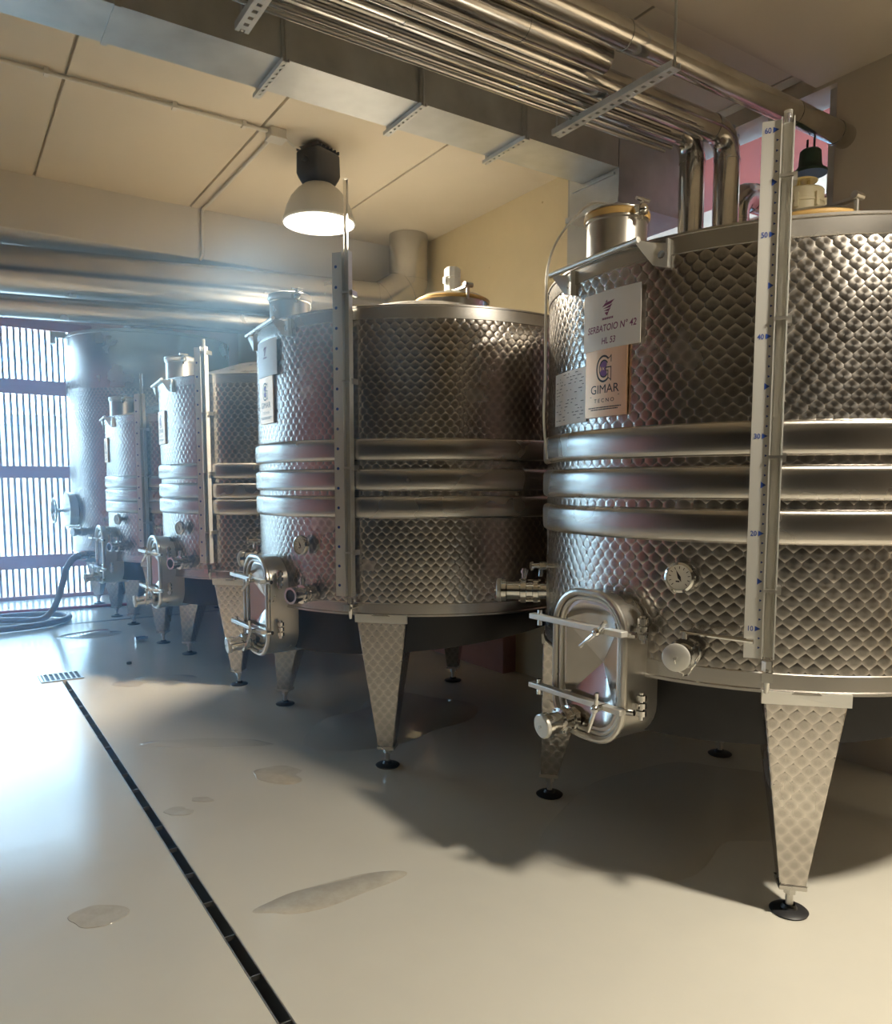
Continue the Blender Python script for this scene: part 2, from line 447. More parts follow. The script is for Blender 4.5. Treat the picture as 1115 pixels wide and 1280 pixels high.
for y in (0.7, 2.4, 4.1): MB().bx(-0.04, 0, y, y + 0.7, 2.6, 3.9).build('window', 'grey_post', ob)
hb = empty('pale_warehouse', (-4, 34, -0.25), 'pale distant warehouse seen through the slatted window', 'building')
MB().bx(-14, 14, 0, 8, 0, 4.2).build('wall', 'wall_beige', hb)
MB().bx(-14.3, 14.3, -0.3, 8.3, 4.2, 4.6).build('roof', 'grey_post', hb)
for x in range(-12, 13, 4): MB().bx(x, x + 1.6, -0.05, 0, 1.2, 3.0).build('window', 'grey_post', hb)

# ------------------------------------------------------------------ floor drains
d = empty('slot_drain', ((DX0 + DX1)/2, 3, 0), 'long narrow steel slot drain running along the open floor', 'drain')
MB().bx(DX0 - 0.785 - 0.0035, DX1 - 0.785 - 0.0085, YB + 1.5 - 3, DYE - 3, -0.119, -0.10).build('channel_bed', 'drain_dark', d)
for xx in (DX0, DX1):
    s_ = 1 if xx == DX0 else -1
    MB().bx(xx - (DX0+DX1)/2, xx - (DX0+DX1)/2 + s_*0.005, YB + 1.5 - 3, DYE - 3, -0.10, 0.0015).build('channel_edge', 'drain_steel', d)
tk = None
for k in range(19):
    y = -1.2 + k * 0.265
    if tk is None:
        tk = MB().bx(-0.0185, 0.0185, -0.002, 0.002, -0.02, -0.002).build('spacer', 'drain_steel', d); tk.location = (0, y, 0)
    else:
        c = tk.copy(); COL.objects.link(c); c.parent = d; c.location = (0, y, 0)
g = empty('floor_grate', (0.78, 7.06, 0), 'small square steel floor grate at the end of the slot drain', 'drain')
MB().bx(-0.15, 0.15, -0.13, 0.13, 0.0, 0.002).build('sump', 'drain_dark', g)
gf = MB()
for a in ((-0.16, 0.16, -0.145, -0.125), (-0.16, 0.16, 0.125, 0.145), (-0.16, -0.14, -0.125, 0.125), (0.14, 0.16, -0.125, 0.125)): gf.bx(*a, 0, 0.008)
gf.build('grate_frame', 'drain_steel', g)
for k in range(7):
    MB().bx(-0.125 + k*0.039 - 0.006, -0.125 + k*0.039 + 0.006, -0.125, 0.125, 0.002, 0.008).build('bar', 'drain_steel', g)
d = empty('cross_drain', (2.2, 9.78, 0), 'thin dark floor drain crossing under the far tanks', 'drain')
MB().bx(-1.4, 1.7, -0.022, 0.022, 0.0, 0.003).build('channel_bed', 'drain_dark', d)
for s_ in (-1, 1): MB().bx(-1.4, 1.7, s_*0.028 - 0.006, s_*0.028 + 0.006, 0, 0.004).build('channel_edge', 'drain_steel', d)

def puddle(name, x, y, rx, ry, rot, mat, label, seed, rag=0.18, h=0.0018, cat='puddle'):
    rr = random.Random(seed); ph = [rr.uniform(0, 6.28) for _ in range(6)]
    n = 56; P = []; Q = []
    for k in range(n):
        a = 2*pi*k/n
        q = 1 + sum(rag/(j+1)*sin((j+2)*a + ph[j]) for j in range(5))
        px_, py_ = rx*q*cos(a), ry*q*sin(a)
        P.append((px_*cos(rot) - py_*sin(rot), px_*sin(rot) + py_*cos(rot)))
    mb = MB(); i = mb.add([(p[0], p[1], 0.0002) for p in P] + [(p[0]*0.985, p[1]*0.985, h) for p in P])
    for k in range(n): mb.face((i+k, i+(k+1) % n, i+n+(k+1) % n, i+n+k))
    mb.face([i+n+k for k in range(n)])
    o = mb.build(name, mat); o.location = (x, y, 0)
    return tag(o, label, cat)
rv = -YAW
puddle('puddle', 1.33, 4.70, 0.36, 0.10, rv, 'water_film', 'elongated shallow puddle beside the left leg of the second tank', 3, 0.12)
puddle('puddle', 1.50, 3.96, 0.15, 0.12, rv, 'damp_stain', 'ragged damp patch in front of the second tank', 5, 0.2)
puddle('puddle', 0.42, 2.99, 0.095, 0.085, rv, 'damp_stain', 'rounded tan wet spot left of the slot drain', 8, 0.1)
puddle('puddle', 0.91, 3.77, 0.07, 0.05, rv, 'damp_stain', 'small leaf-shaped damp mark beside the slot drain', 9, 0.15)
puddle('puddle', 1.05, 3.85, 0.06, 0.03, rv, 'damp_stain', 'tiny damp streak between the slot drain and ragged patch', 10, 0.15)
puddle('puddle', 1.21, 6.51, 0.13, 0.10, rv, 'damp_stain', 'small oval damp spot near the floor grate', 12, 0.1)
puddle('puddle', 1.52, 6.53, 0.24, 0.13, rv, 'water_film', 'shiny oval puddle near the third tank legs', 13, 0.1)
puddle('puddle', 1.22, 2.66, 0.30, 0.085, rv + 0.45, 'damp_stain', 'faint brownish dirt smear on the open floor before tank 42', 31, 0.13, 0.0012)
puddle('puddle', 3.0, 2.42, 0.80, 0.50, 0.4, 'water_film', 'broad dark wet area spreading under tank 42', 17, 0.2)
puddle('puddle', 1.3, 8.95, 0.34, 0.22, 0.2, 'water_film', 'wet sheen on the floor before the fourth tank', 19, 0.15)
puddle('puddle', 2.55, 4.5, 0.6, 0.5, 0.2, 'water_film', 'wet area on the floor under the second tank', 21, 0.2)
# ------------------------------------------------------------------ tanks
def grid_sheet(mb, w2, y0, y1, z, th=0.0015, n=10):
    for k in range(n):
        x0, x1 = -w2 + 2*w2*k/n, -w2 + 2*w2*(k+1)/n
        mb.bx(x0, x1, y0, y1, z, z + th)

def butterfly_valve(t, name, a, r, z, rad, ln, cap=True, lever=None, label=None, tilt=0.0, chain=False, n0=0.0, yaw=0.0, stem=False):
    """round flanged valve sticking out of the shell"""
    M = frame(a, r, z) @ Matrix.Rotation(tilt, 4, 'X') @ Matrix.Rotation(yaw, 4, 'Y')
    mb = MB(M)
    mb.lathe([(0, n0 - 0.03), (rad*0.72, n0 - 0.03), (rad*0.72, n0 + ln*0.15), (rad*1.05, n0 + ln*0.16), (rad*1.05, n0 + ln*0.26), (rad*0.86, n0 + ln*0.28),
              (rad*0.86, n0 + ln*0.40), (rad*1.08, n0 + ln*0.41), (rad*1.08, n0 + ln*0.52), (rad*0.8, n0 + ln*0.54), (rad*0.8, n0 + ln*0.80), (rad*0.98, n0 + ln*0.82), (rad*0.98, n0 + ln*0.92), (0, n0 + ln*0.92)], 28)
    v = mb.build(name, 'chrome', t)
    if label: v['label'] = label
    for k in range(4):
        q = k*pi/2 + 0.6
        MB(M).cyl((rad*0.97*cos(q), rad*0.97*sin(q), n0 + ln*0.12), (rad*0.97*cos(q), rad*0.97*sin(q), n0 + ln*0.56), rad*0.09, n=8).build('bolt', 'chrome', v)
    if cap:
        MB(M).lathe([(0, n0 + ln*1.02), (rad*0.9, n0 + ln*1.02), (rad*1.0, n0 + ln*1.0), (rad*1.0, n0 + ln*0.93), (0, n0 + ln*0.93)][::-1], 28).build('cap', 'steel_white', v)
        MB(M).cyl((0, 0, n0 + ln*1.0), (0, 0, n0 + ln*1.07), rad*0.12, n=10).build('cap_stud', 'chrome', v)
    else:
        MB(M).lathe([(rad*0.55, n0 + ln*0.93), (rad*0.95, n0 + ln*0.93), (rad*0.95, n0 + ln*1.0), (rad*0.7, n0 + ln*1.0), (rad*0.68, n0 + ln*0.93)], 24).build('outlet_ring', 'chrome', v)
        MB(M).lathe([(0, n0 + ln*0.935), (rad*0.66, n0 + ln*0.935), (rad*0.66, n0 + ln*0.95), (0, n0 + ln*0.95)], 20).build('disc', 'black_rubber', v)
    if stem:
        MB(M).cyl((0, rad*0.8, n0 + ln*0.45), (0, rad*1.9, n0 + ln*0.45), rad*0.26, n=12).cyl((0, rad*1.5, n0 + ln*0.45), (0, rad*1.75, n0 + ln*0.45), rad*0.36, n=12).build('stem', 'chrome', v)
    if lever:
        MB(M).cyl((0, rad*0.8, n0 + ln*0.45), (0, rad*1.6, n0 + ln*0.45), rad*0.2, n=10).build('stem', 'chrome', v)
        dx, dy = lever
        mb = MB(M)
        mb.tube([(-rad*0.3, rad*1.55, n0 + ln*0.45), (dx*0.2, rad*1.5 + dy*0.2, n0 + ln*0.45), (dx, rad*1.45 + dy, n0 + ln*0.5)], [rad*0.14, rad*0.12, rad*0.18], 8)
        mb.build('lever', 'chrome', v)
    if chain:
        pts = [(0, 0, n0 + ln*1.06)]
        for k in range(1, 13):
            q = k/12
            pts.append((rad*1.1*q + 0.004*(-1)**k, -rad*1.35*sin(pi*min(1, q*1.02))**0.9 + 0.003*(-1)**k, n0 + ln*(1.05 - 0.55*q)))
        MB(M).tube(pts, rad*0.05, 6).build('chain', 'chrome', v)
    return v

def make_leg(t, r, a, zr, rad_in=0.08):
    M = frame(a, r, 0)
    w0, w1, d0, d1, z1 = 0.145, 0.046, 0.30, 0.085, 0.115
    n1 = -rad_in
    mb = MB(M)
    P = [(-w0, zr, 0.002), (w0, zr, 0.002), (w1, z1, n1), (-w1, z1, n1), (-w0*0.9, zr, -d0), (w0*0.9, zr, -d0), (w1*0.9, z1, n1 - d1), (-w1*0.9, z1, n1 - d1)]
    i = mb.add(P)
    mb.face((i+3, i+2, i+1, i), ((-w1, z1), (w1, z1), (w0, zr), (-w0, zr)))
    mb.face((i+4, i+5, i+6, i+7), ((0, zr), (2*w0, zr), (w0+w1, z1), (w0-w1, z1)))
    mb.face((i, i+4, i+7, i+3), ((0, zr), (d0, zr), (d1, z1), (0, z1)))
    mb.face((i+1, i+2, i+6, i+5), ((0, zr), (0, z1), (d1, z1), (d0, zr)))
    mb.face((i+2, i+3, i+7, i+6)); mb.face((i, i+1, i+5, i+4))
    leg = mb.build('leg', 'steel_marbled', t, bevel=0.006)
    MB(M).hexa([(-w0-0.004, zr-0.045, -0.006), (w0+0.004, zr-0.045, -0.006), (w0+0.004, zr-0.045, 0.007), (-w0-0.004, zr-0.045, 0.003),
                (-w0-0.004, zr+0.002, -0.006), (w0+0.004, zr+0.002, -0.006), (w0+0.004, zr+0.002, 0.009), (-w0-0.004, zr+0.002, 0.009)]).build('top_strip', 'steel_white', leg)
    nz = n1 - d1/2
    MB(M).box((0, z1, nz), (w1*2.1, 0.016, d1*1.15)).build('end_plate', 'steel_satin', leg)
    MB(M).cyl((0, 0.02, nz), (0, z1, nz), 0.014, n=12).cyl((0, 0.075, nz), (0, 0.1, nz), 0.024, n=6).build('stud', 'steel_satin', leg)
    Mf = M @ Matrix.Translation((0, 0, nz)) @ Matrix.Rotation(-pi/2, 4, 'X')
    MB(Mf).lathe([(0, 0.0), (0.066, 0.0), (0.070, 0.006), (0.062, 0.012), (0.030, 0.016), (0.022, 0.03), (0, 0.03)], 28).build('foot', 'black_rubber', leg)
    return leg

def make_manway(t, r, a, z0, z1, w2, lit=True):
    M = frame(a, r, 0)
    n0, n1 = -0.14, 0.11
    mw = None
    out = rrect(w2, z0, z1, 0.15, 8); inn = rrect(w2 - 0.012, z0 + 0.012, z1 - 0.012, 0.138, 8)
    mb = MB(M); n = len(out)
    i = mb.add([(x, y, n0) for x, y in out] + [(x, y, n1) for x, y in out] + [(x, y, n1) for x, y in inn] + [(x, y, n0) for x, y in inn])
    for k in range(n):
        k2 = (k+1) % n
        for j in range(4): mb.face((i + j*n + k, i + j*n + k2, i + ((j+1) % 4)*n + k2, i + ((j+1) % 4)*n + k))
    mw = mb.build('manway', 'steel_satin', t)
    mw['label'] = 'oval access door at the foot of the tank'
    MB(M).tube([(x, y, n1) for x, y in rrect(w2 - 0.004, z0 + 0.004, z1 - 0.004, 0.146, 8)], 0.015, 10, closed=True).build('lip', 'steel_satin', mw)
    # folded door: four facets meeting in the middle
    loop = rrect(w2 - 0.028, z0 + 0.028, z1 - 0.028, 0.12, 8); cy = (z0 + z1)/2
    mb = MB(M); i = mb.add([(x, y, n1 - 0.012) for x, y in loop]); c = mb.add([(0, cy + 0.0, n1 - 0.085)])
    inner = [(x*0.86, cy + (y - cy)*0.92) for x, y in loop]
    j0 = mb.add([(x, y, n1 - 0.012) for x, y in inner]); nn = len(loop)
    for k in range(nn):
        k2 = (k+1) % nn
        mb.face((i+k, i+k2, j0+k2, j0+k)); mb.face((j0+k, j0+k2, c))
    mb.build('door', 'door_steel', mw, sharp=5)
    MB(M).tube([(x, y, n1 - 0.006) for x, y in loop], 0.009, 8, closed=True).build('door_seal', 'steel_white', mw)
    for zz, tl in ((z1 - 0.13, 0.75), (z0 + 0.165, 1.35)):
        bar = MB(M).box((-0.03, zz, n1 + 0.045), (0.52, 0.022, 0.036)).build('crossbar', 'steel_white', mw, bevel=0.003)
        hx = 0.135
        hb = MB(M); d = 0.085
        hb.cyl((hx, zz, n1 + 0.03), (hx, zz, n1 + 0.11), 0.012, n=12)
        hb.tube([(hx - d*cos(tl)*1.1, zz - d*sin(tl)*1.1, n1 + 0.11), (hx, zz, n1 + 0.09), (hx + d*cos(tl)*0.8, zz + d*sin(tl)*0.8, n1 + 0.10)], 0.008, 8)
        hb.sphere((hx, zz, n1 + 0.095), 0.017); hb.build('clamp_handle', 'chrome', mw)
        kb = MB(M); kb.cyl((hx + 0.01, zz - 0.012, n1 + 0.03), (w2 + 0.055, zz - 0.004, n1 + 0.0), 0.012, n=10)
        for q in (-0.03, 0.0, 0.03): kb.cyl((w2 + 0.035 , zz + q, n1 - 0.06), (w2 + 0.035, zz + q + 0.02, n1 - 0.06), 0.02, n=12)
        kb.cyl((w2 + 0.035, zz - 0.045, n1 - 0.06), (w2 + 0.035, zz + 0.06, n1 - 0.06), 0.011, n=10)
        kb.box((w2 + 0.005, zz, n1 - 0.06), (0.05, 0.05, 0.02))
        kb.build('hinge', 'chrome', mw)
        MB(M).cyl((-0.24, zz - 0.035, n1 + 0.045), (-0.24, zz + 0.03, n1 + 0.045), 0.010, n=10).build('pivot_pin', 'chrome', mw)
    MB(M).box((w2*0.25, cy - 0.06, n1 - 0.064), (0.026, 0.02, 0.002)).build('sticker', 'print_red', mw)
    return mw

def make_tank(name, loc, r, zt, zr, label, cat='tank', group='marbled wine tanks in a row', gauge_top=2.79, tube_top=2.815, bands=(1.8225, 1.6675, 1.512), num=None, vent='cream', hi=True, gauge_a=35.6, full=True, seg=128):
    t = empty(name, (*loc, 0), label, cat, group)
    rb = zr + 0.062
    prof = [(r, rb), (r, zt - 0.065)]
    MB().lathe(prof, seg, uvr=r).build('shell', 'steel_marbled', t, sharp=60)
    MB().lathe([(r, zt - 0.068), (r + 0.004, zt - 0.066), (r + 0.004, zt - 0.006), (r + 0.009, zt - 0.004), (r + 0.009, zt + 0.004), (r - 0.01, zt + 0.004), (r - 0.01, zt - 0.02)], seg).build('top_ring', 'steel_brushed', t)
    MB().lathe([(r + 0.001, rb + 0.004), (r + 0.004, rb), (r + 0.004, zr + 0.008), (r + 0.010, zr + 0.004), (r + 0.010, zr - 0.006), (r - 0.07, zr - 0.004)], seg).build('base_ring', 'steel_brushed', t)
    # conical lid
    MB().lathe([(r - 0.01, zt - 0.01), (r*0.55, zt + 0.13), (0.40, zt + 0.19), (0, zt + 0.245)], 64).build('lid', 'steel_satin', t)
    for zb in bands:
        h = 0.108
        MB().lathe([(r, zb - h - 0.008), (r + 0.010, zb - h - 0.004), (r + 0.016, zb - h + 0.002), (r + 0.020, zb - h + 0.014), (r + 0.021, zb - h*0.5), (r + 0.020, zb - 0.014), (r + 0.016, zb - 0.002), (r + 0.010, zb + 0.004), (r, zb + 0.008)], seg).build('jacket_band', 'steel_brushed', t)
    # slanted bottom, lowest at the access door
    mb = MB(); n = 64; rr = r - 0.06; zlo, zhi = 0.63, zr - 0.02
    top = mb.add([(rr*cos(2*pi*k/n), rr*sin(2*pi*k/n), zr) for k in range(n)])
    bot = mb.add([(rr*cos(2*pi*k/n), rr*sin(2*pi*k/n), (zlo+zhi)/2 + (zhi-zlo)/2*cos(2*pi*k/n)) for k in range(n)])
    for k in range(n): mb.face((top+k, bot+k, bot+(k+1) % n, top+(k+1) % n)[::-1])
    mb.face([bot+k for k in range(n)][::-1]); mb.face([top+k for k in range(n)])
    mb.build('tank_bottom', 'steel_shaded', t)
    for a, ri in ((45, 0.07), (-48, -0.02), (135, 0.08), (-135, 0.08)): make_leg(t, r, a, zr, ri)
    make_manway(t, r, 0.8, 0.595, 1.185, 0.19)
    butterfly_valve(t, 'drain_valve', -4, r, 0.665, 0.05, 0.19, n0=0.075, tilt=0.10, cap=True, lever=None)
    # level gauge
    Mg = frame(gauge_a, r, 0); gz0 = 1.0
    gp = MB(Mg).bx(-0.052, 0.006, gz0, gauge_top, 0.062, 0.066).bx(-0.052, -0.048, gz0, gauge_top, 0.03, 0.062).build('level_gauge', 'steel_white', t)
    gp['label'] = 'upright level gauge with sight tube'
    ch = MB(Mg).bx(0.006, 0.010, gz0, gauge_top + 0.005, 0.028, 0.074).bx(0.044, 0.048, gz0, gauge_top + 0.005, 0.028, 0.070).bx(0.010, 0.044, gz0, gauge_top, 0.028, 0.032)
    ch.build('channel', 'steel_white', gp)
    MB(Mg).cyl((0.027, 0.985, 0.05), (0.027, tube_top, 0.05), 0.0135, n=16).build('sight_tube', 'clear_tube', gp)
    zc = 1.24
    while zc < gauge_top:
        MB(Mg).bx(0.004, 0.05, zc - 0.005, zc + 0.005, 0.066, 0.076).bx(0.048, 0.062, zc - 0.014, zc + 0.014, -0.002, 0.055).build('clip', 'steel_satin', gp); zc += 0.46
    MB(Mg).cyl((0.027, 0.955, 0.05), (0.027, 0.99, 0.05), 0.019, n=6).cyl((0.027, 0.875, 0.05), (0.027, 0.955, 0.05), 0.008, 0.016, n=12).cyl((0.027, 0.935, -0.02), (0.027, 0.935, 0.085), 0.013, n=12).box((0.027, 0.94, 0.09), (0.035, 0.035, 0.012)).build('gauge_tap', 'chrome', gp)
    mk = MB(Mg); z = 1.066; k = 0
    if num:
        for k in range(-2, 51):
            zz = 1.105 + k*0.0333
            if zz < gz0 + 0.02 or zz > gauge_top - 0.01: continue
            if k % 10 == 0:
                mk.flat([(-0.018, zz + 0.0095), (-0.018, zz - 0.0095), (0.001, zz)], 0.0668)
            elif k % 5 == 0:
                mk.flat([(-0.016, zz + 0.0115), (-0.016, zz - 0.0115), (0.001, zz)], 0.0668)
            else:
                mk.flat([(-0.007, zz + 0.0045), (-0.007, zz - 0.0045), (0.001, zz)], 0.0668)
        mk.build('scale_marks', 'mark_blue', gp)['kind'] = 'stuff'
        for j, s_ in enumerate(num):
            nm = MB(Mg); add_text(nm, s_, -0.0335, 1.105 + 0.333*j - 0.0085, 0.025, 0.0668, 0.85, 0.012)
            nm.build('numeral', 'mark_blue', gp)['kind'] = 'stuff'
    else:
        z = 1.06
        while z < gauge_top - 0.03:
            mk.flat([(-0.030 + 0.0085*cos(q*pi/4), z + 0.0085*sin(q*pi/4)) for q in range(8)], 0.0668); z += 0.106
        mk.build('scale_marks', 'mark_blue', gp)['kind'] = 'stuff'
    # thermometer
    Mt = frame(20, r, 1.268)
    th = MB(Mt).lathe([(0, 0), (0.02, 0), (0.02, 0.03), (0.052, 0.032), (0.056, 0.036), (0.056, 0.055), (0.048, 0.060), (0.047, 0.050), (0, 0.050)], 36).build('thermometer', 'chrome', t)
    MB(Mt).lathe([(0, 0.0505), (0.0465, 0.0505), (0.0465, 0.0515), (0, 0.0515)], 36).build('dial', 'dial_white', th)
    dm = MB(Mt)
    for k in range(11):
        q = radians(225 - 27*k); dm.box((0.036*cos(q), 0.036*sin(q), 0.052), (0.009, 0.0025, 0.0006), Matrix.Rotation(q, 3, 'Z'))
    dm.box((-0.006, -0.015, 0.052), (0.014, 0.005, 0.0006))
    dm.build('dial_marks', 'print_black', th)['kind'] = 'stuff'
    nd = MB(Mt); q = radians(115)
    nd.flat([(0.03*cos(q), 0.03*sin(q)), (0.006*cos(q+pi/2), 0.006*sin(q+pi/2)), (-0.018*cos(q), -0.018*sin(q)), (0.006*cos(q-pi/2), 0.006*sin(q-pi/2))], 0.0528)
    nd.build('needle', 'print_black', th)
    butterfly_valve(t, 'outlet_valve', 21.8, r, 0.995, 0.050, 0.17, cap=bool(num), lever=(0.24, 0.0) if num else None, chain=bool(num), stem=not num)
    butterfly_valve(t, 'side_valve', -42, r, 1.085, 0.058, 0.24, cap=True, stem=bool(num), lever=None if num else (-0.30, 0.0))
    # sampling tap
    Ms = frame(-28, r, 1.235)
    MB(Ms).cyl((0, 0, -0.01), (0, 0, 0.09), 0.012, n=12).cyl((0, 0, 0.05), (0, -0.05, 0.055), 0.009, n=10).cyl((0, 0, 0.03), (0, 0, 0.06), 0.019, n=6).cyl((0, 0, 0.09), (0, 0, 0.10), 0.022, n=12).build('sampling_tap', 'chrome', t)
    # lugs with ladder rail
    for a, sg in ((-17, 1), (12, 1)):
        Ml = frame(a, r, zt)
        sh = [(-0.075*sg, 0.012), (-0.085*sg, -0.012), (0.0, -0.105), (0.062*sg, -0.118), (0.068*sg, -0.015)]
        lb = MB(Ml)
        hole = [(0.025*sg + 0.016*cos(q*pi/6), -0.062 + 0.016*sin(q*pi/6)) for q in range(12)]
        # plate bent outward, with a round hole
        outer = []
        pts = [(-0.062, -0.010), (-0.04, -0.045), (-0.005, -0.095), (0.050, -0.112), (0.056, -0.085), (0.058, -0.06), (0.058, -0.04), (0.058, -0.028), (0.03, -0.022), (0.0, -0.016), (-0.02, -0.010), (-0.045, -0.004)]
        def nz(x): return 0.02 + max(0, -x*sg)*0.55
        cx_, cy_ = 0.025, -0.062
        ang = sorted(pts, key=lambda p: atan2(p[1]-cy_, p[0]-cx_))
        ho = sorted(hole, key=lambda p: atan2(p[1]-cy_, p[0]-cx_))
        i = lb.add([(x, y, nz(x)) for x, y in ang] + [(x, y, nz(x)) for x, y in ho] + [(x, y, nz(x) - 0.006) for x, y in ang] + [(x, y, nz(x) - 0.006) for x, y in ho])
        for k in range(12):
            k2 = (k+1) % 12
            lb.face((i+k, i+k2, i+12+k2, i+12+k)); lb.face((i+24+k, i+36+k, i+36+k2, i+24+k2)); lb.face((i+k, i+24+k, i+24+k2, i+k2)); lb.face((i+12+k, i+12+k2, i+36+k2, i+36+k))
        lb.box((0.05*sg, -0.06, 0.008), (0.008, 0.10, 0.03))
        lb.build('lifting_lug', 'steel_white', t)
    pA = frame(-17, r, zt) @ Vector((-0.072, 0.0, 0.060)); pB = frame(12, r, zt) @ Vector((-0.050, 0.0, 0.052))
    MB().cyl(pA, pB, 0.011, n=12).build('ladder_rail', 'steel_satin', t)
    # neck with hinged lid
    na, nr = -13, 0.815*r
    Mn = Matrix.Translation((-nr*cos(radians(na)), -nr*sin(radians(na)), zt - 0.085))
    nk = MB(Mn).lathe([(0.125, -0.07), (0.125, 0.27), (0.131, 0.275), (0.131, 0.285), (0.118, 0.285)], 40).build('neck', 'steel_satin', t)
    MB(Mn).lathe([(0.133, 0.283), (0.137, 0.29), (0.137, 0.305), (0.132, 0.312), (0, 0.312), (0, 0.283)], 40).build('gasket', 'gasket_amber' if num else 'steel_white', nk)
    MB(Mn).lathe([(0.134, 0.311), (0.134, 0.318), (0.09, 0.332), (0.0, 0.338)], 40).build('neck_lid', 'steel_satin', nk)
    cl = MB(Mn); cl.box((-0.02, -0.15, 0.29), (0.05, 0.03, 0.03)); cl.cyl((-0.02, -0.155, 0.25), (-0.02, -0.155, 0.335), 0.009, n=10); cl.sphere((-0.02, -0.16, 0.29), 0.024); cl.cyl((-0.05, -0.155, 0.33), (0.02, -0.155, 0.33), 0.008, n=8)
    cl.build('lid_clamp', 'chrome', nk)
    MB(Mn).cyl((0.14, 0.02, 0.26), (0.14, 0.02, 0.33), 0.012, n=8).build('hinge_pin', 'chrome', nk)
    # vent on the lid
    zv = zt + 0.245
    Mv = Matrix.Translation((0.15, -0.10, zv + 0.02))
    cr = MB(Mv).lathe([(0.20, -0.08), (0.235, -0.08), (0.235, -0.015), (0.24, 0.01), (0.225, 0.02), (0.20, 0.035), (0, 0.045)], 40).build('top_hatch', 'steel_satin', t)
    MB(Mv).lathe([(0.242, -0.012), (0.25, -0.004), (0.25, 0.006), (0.242, 0.012)], 40, close=True).build('gasket', 'gasket_amber', cr)
    hb = MB(Mv); hb.cyl((-0.05, -0.25, -0.03), (-0.05, -0.25, 0.065), 0.010, n=10); hb.box((-0.05, -0.14, 0.052), (0.03, 0.24, 0.012)); hb.cyl((-0.08, -0.255, 0.06), (-0.02, -0.255, 0.06), 0.016, n=10)
    hb.build('hatch_bar', 'steel_satin', cr)
    if vent == 'cream':
        Mv2 = Mv @ Matrix.Translation((-0.02, 0.02, 0.045))
        v = MB(Mv2).lathe([(0, 0), (0.088, 0), (0.092, 0.01), (0.092, 0.055), (0.097, 0.058), (0.097, 0.066), (0.092, 0.069), (0.092, 0.115), (0.086, 0.122), (0, 0.126)], 40).build('vent_valve', 'cream_plastic', t)
        v['label'] = 'cream plastic breather valve'
        for q in (200, 250, 320):
            A = radians(q); MB(Mv2).box((0.096*cos(A), 0.096*sin(A), 0.06), (0.02, 0.014, 0.06), Matrix.Rotation(A, 3, 'Z')).build('clip', 'cream_plastic', v)
        for q in range(4): MB(Mv2).cyl((0.03*cos(q*pi/2), 0.03*sin(q*pi/2), 0.12), (0.03*cos(q*pi/2), 0.03*sin(q*pi/2), 0.162), 0.006, n=8).build('spacer', 'yellow_plastic', v)
        MB(Mv2).lathe([(0, 0.160), (0.062, 0.160), (0.064, 0.165), (0.05, 0.172), (0, 0.176)], 32).build('rain_cap', 'yellow_plastic', v)
    else:
        Mv2 = Mv @ Matrix.Translation((0.0, 0.0, 0.045))
        v = MB(Mv2).lathe([(0, 0), (0.075, 0), (0.075, 0.02), (0.05, 0.028), (0.055, 0.035), (0.055, 0.11), (0.05, 0.115), (0.055, 0.12), (0.055, 0.175), (0.045, 0.185), (0, 0.185)], 10).build('vent_valve', 'white_plastic', t, sharp=20)
        v['label'] = 'white plastic breather valve'
        MB(Mv2).box((-0.056, 0, 0.095), (0.02, 0.03, 0.04)).build('clip', 'white_plastic', v)
    return t

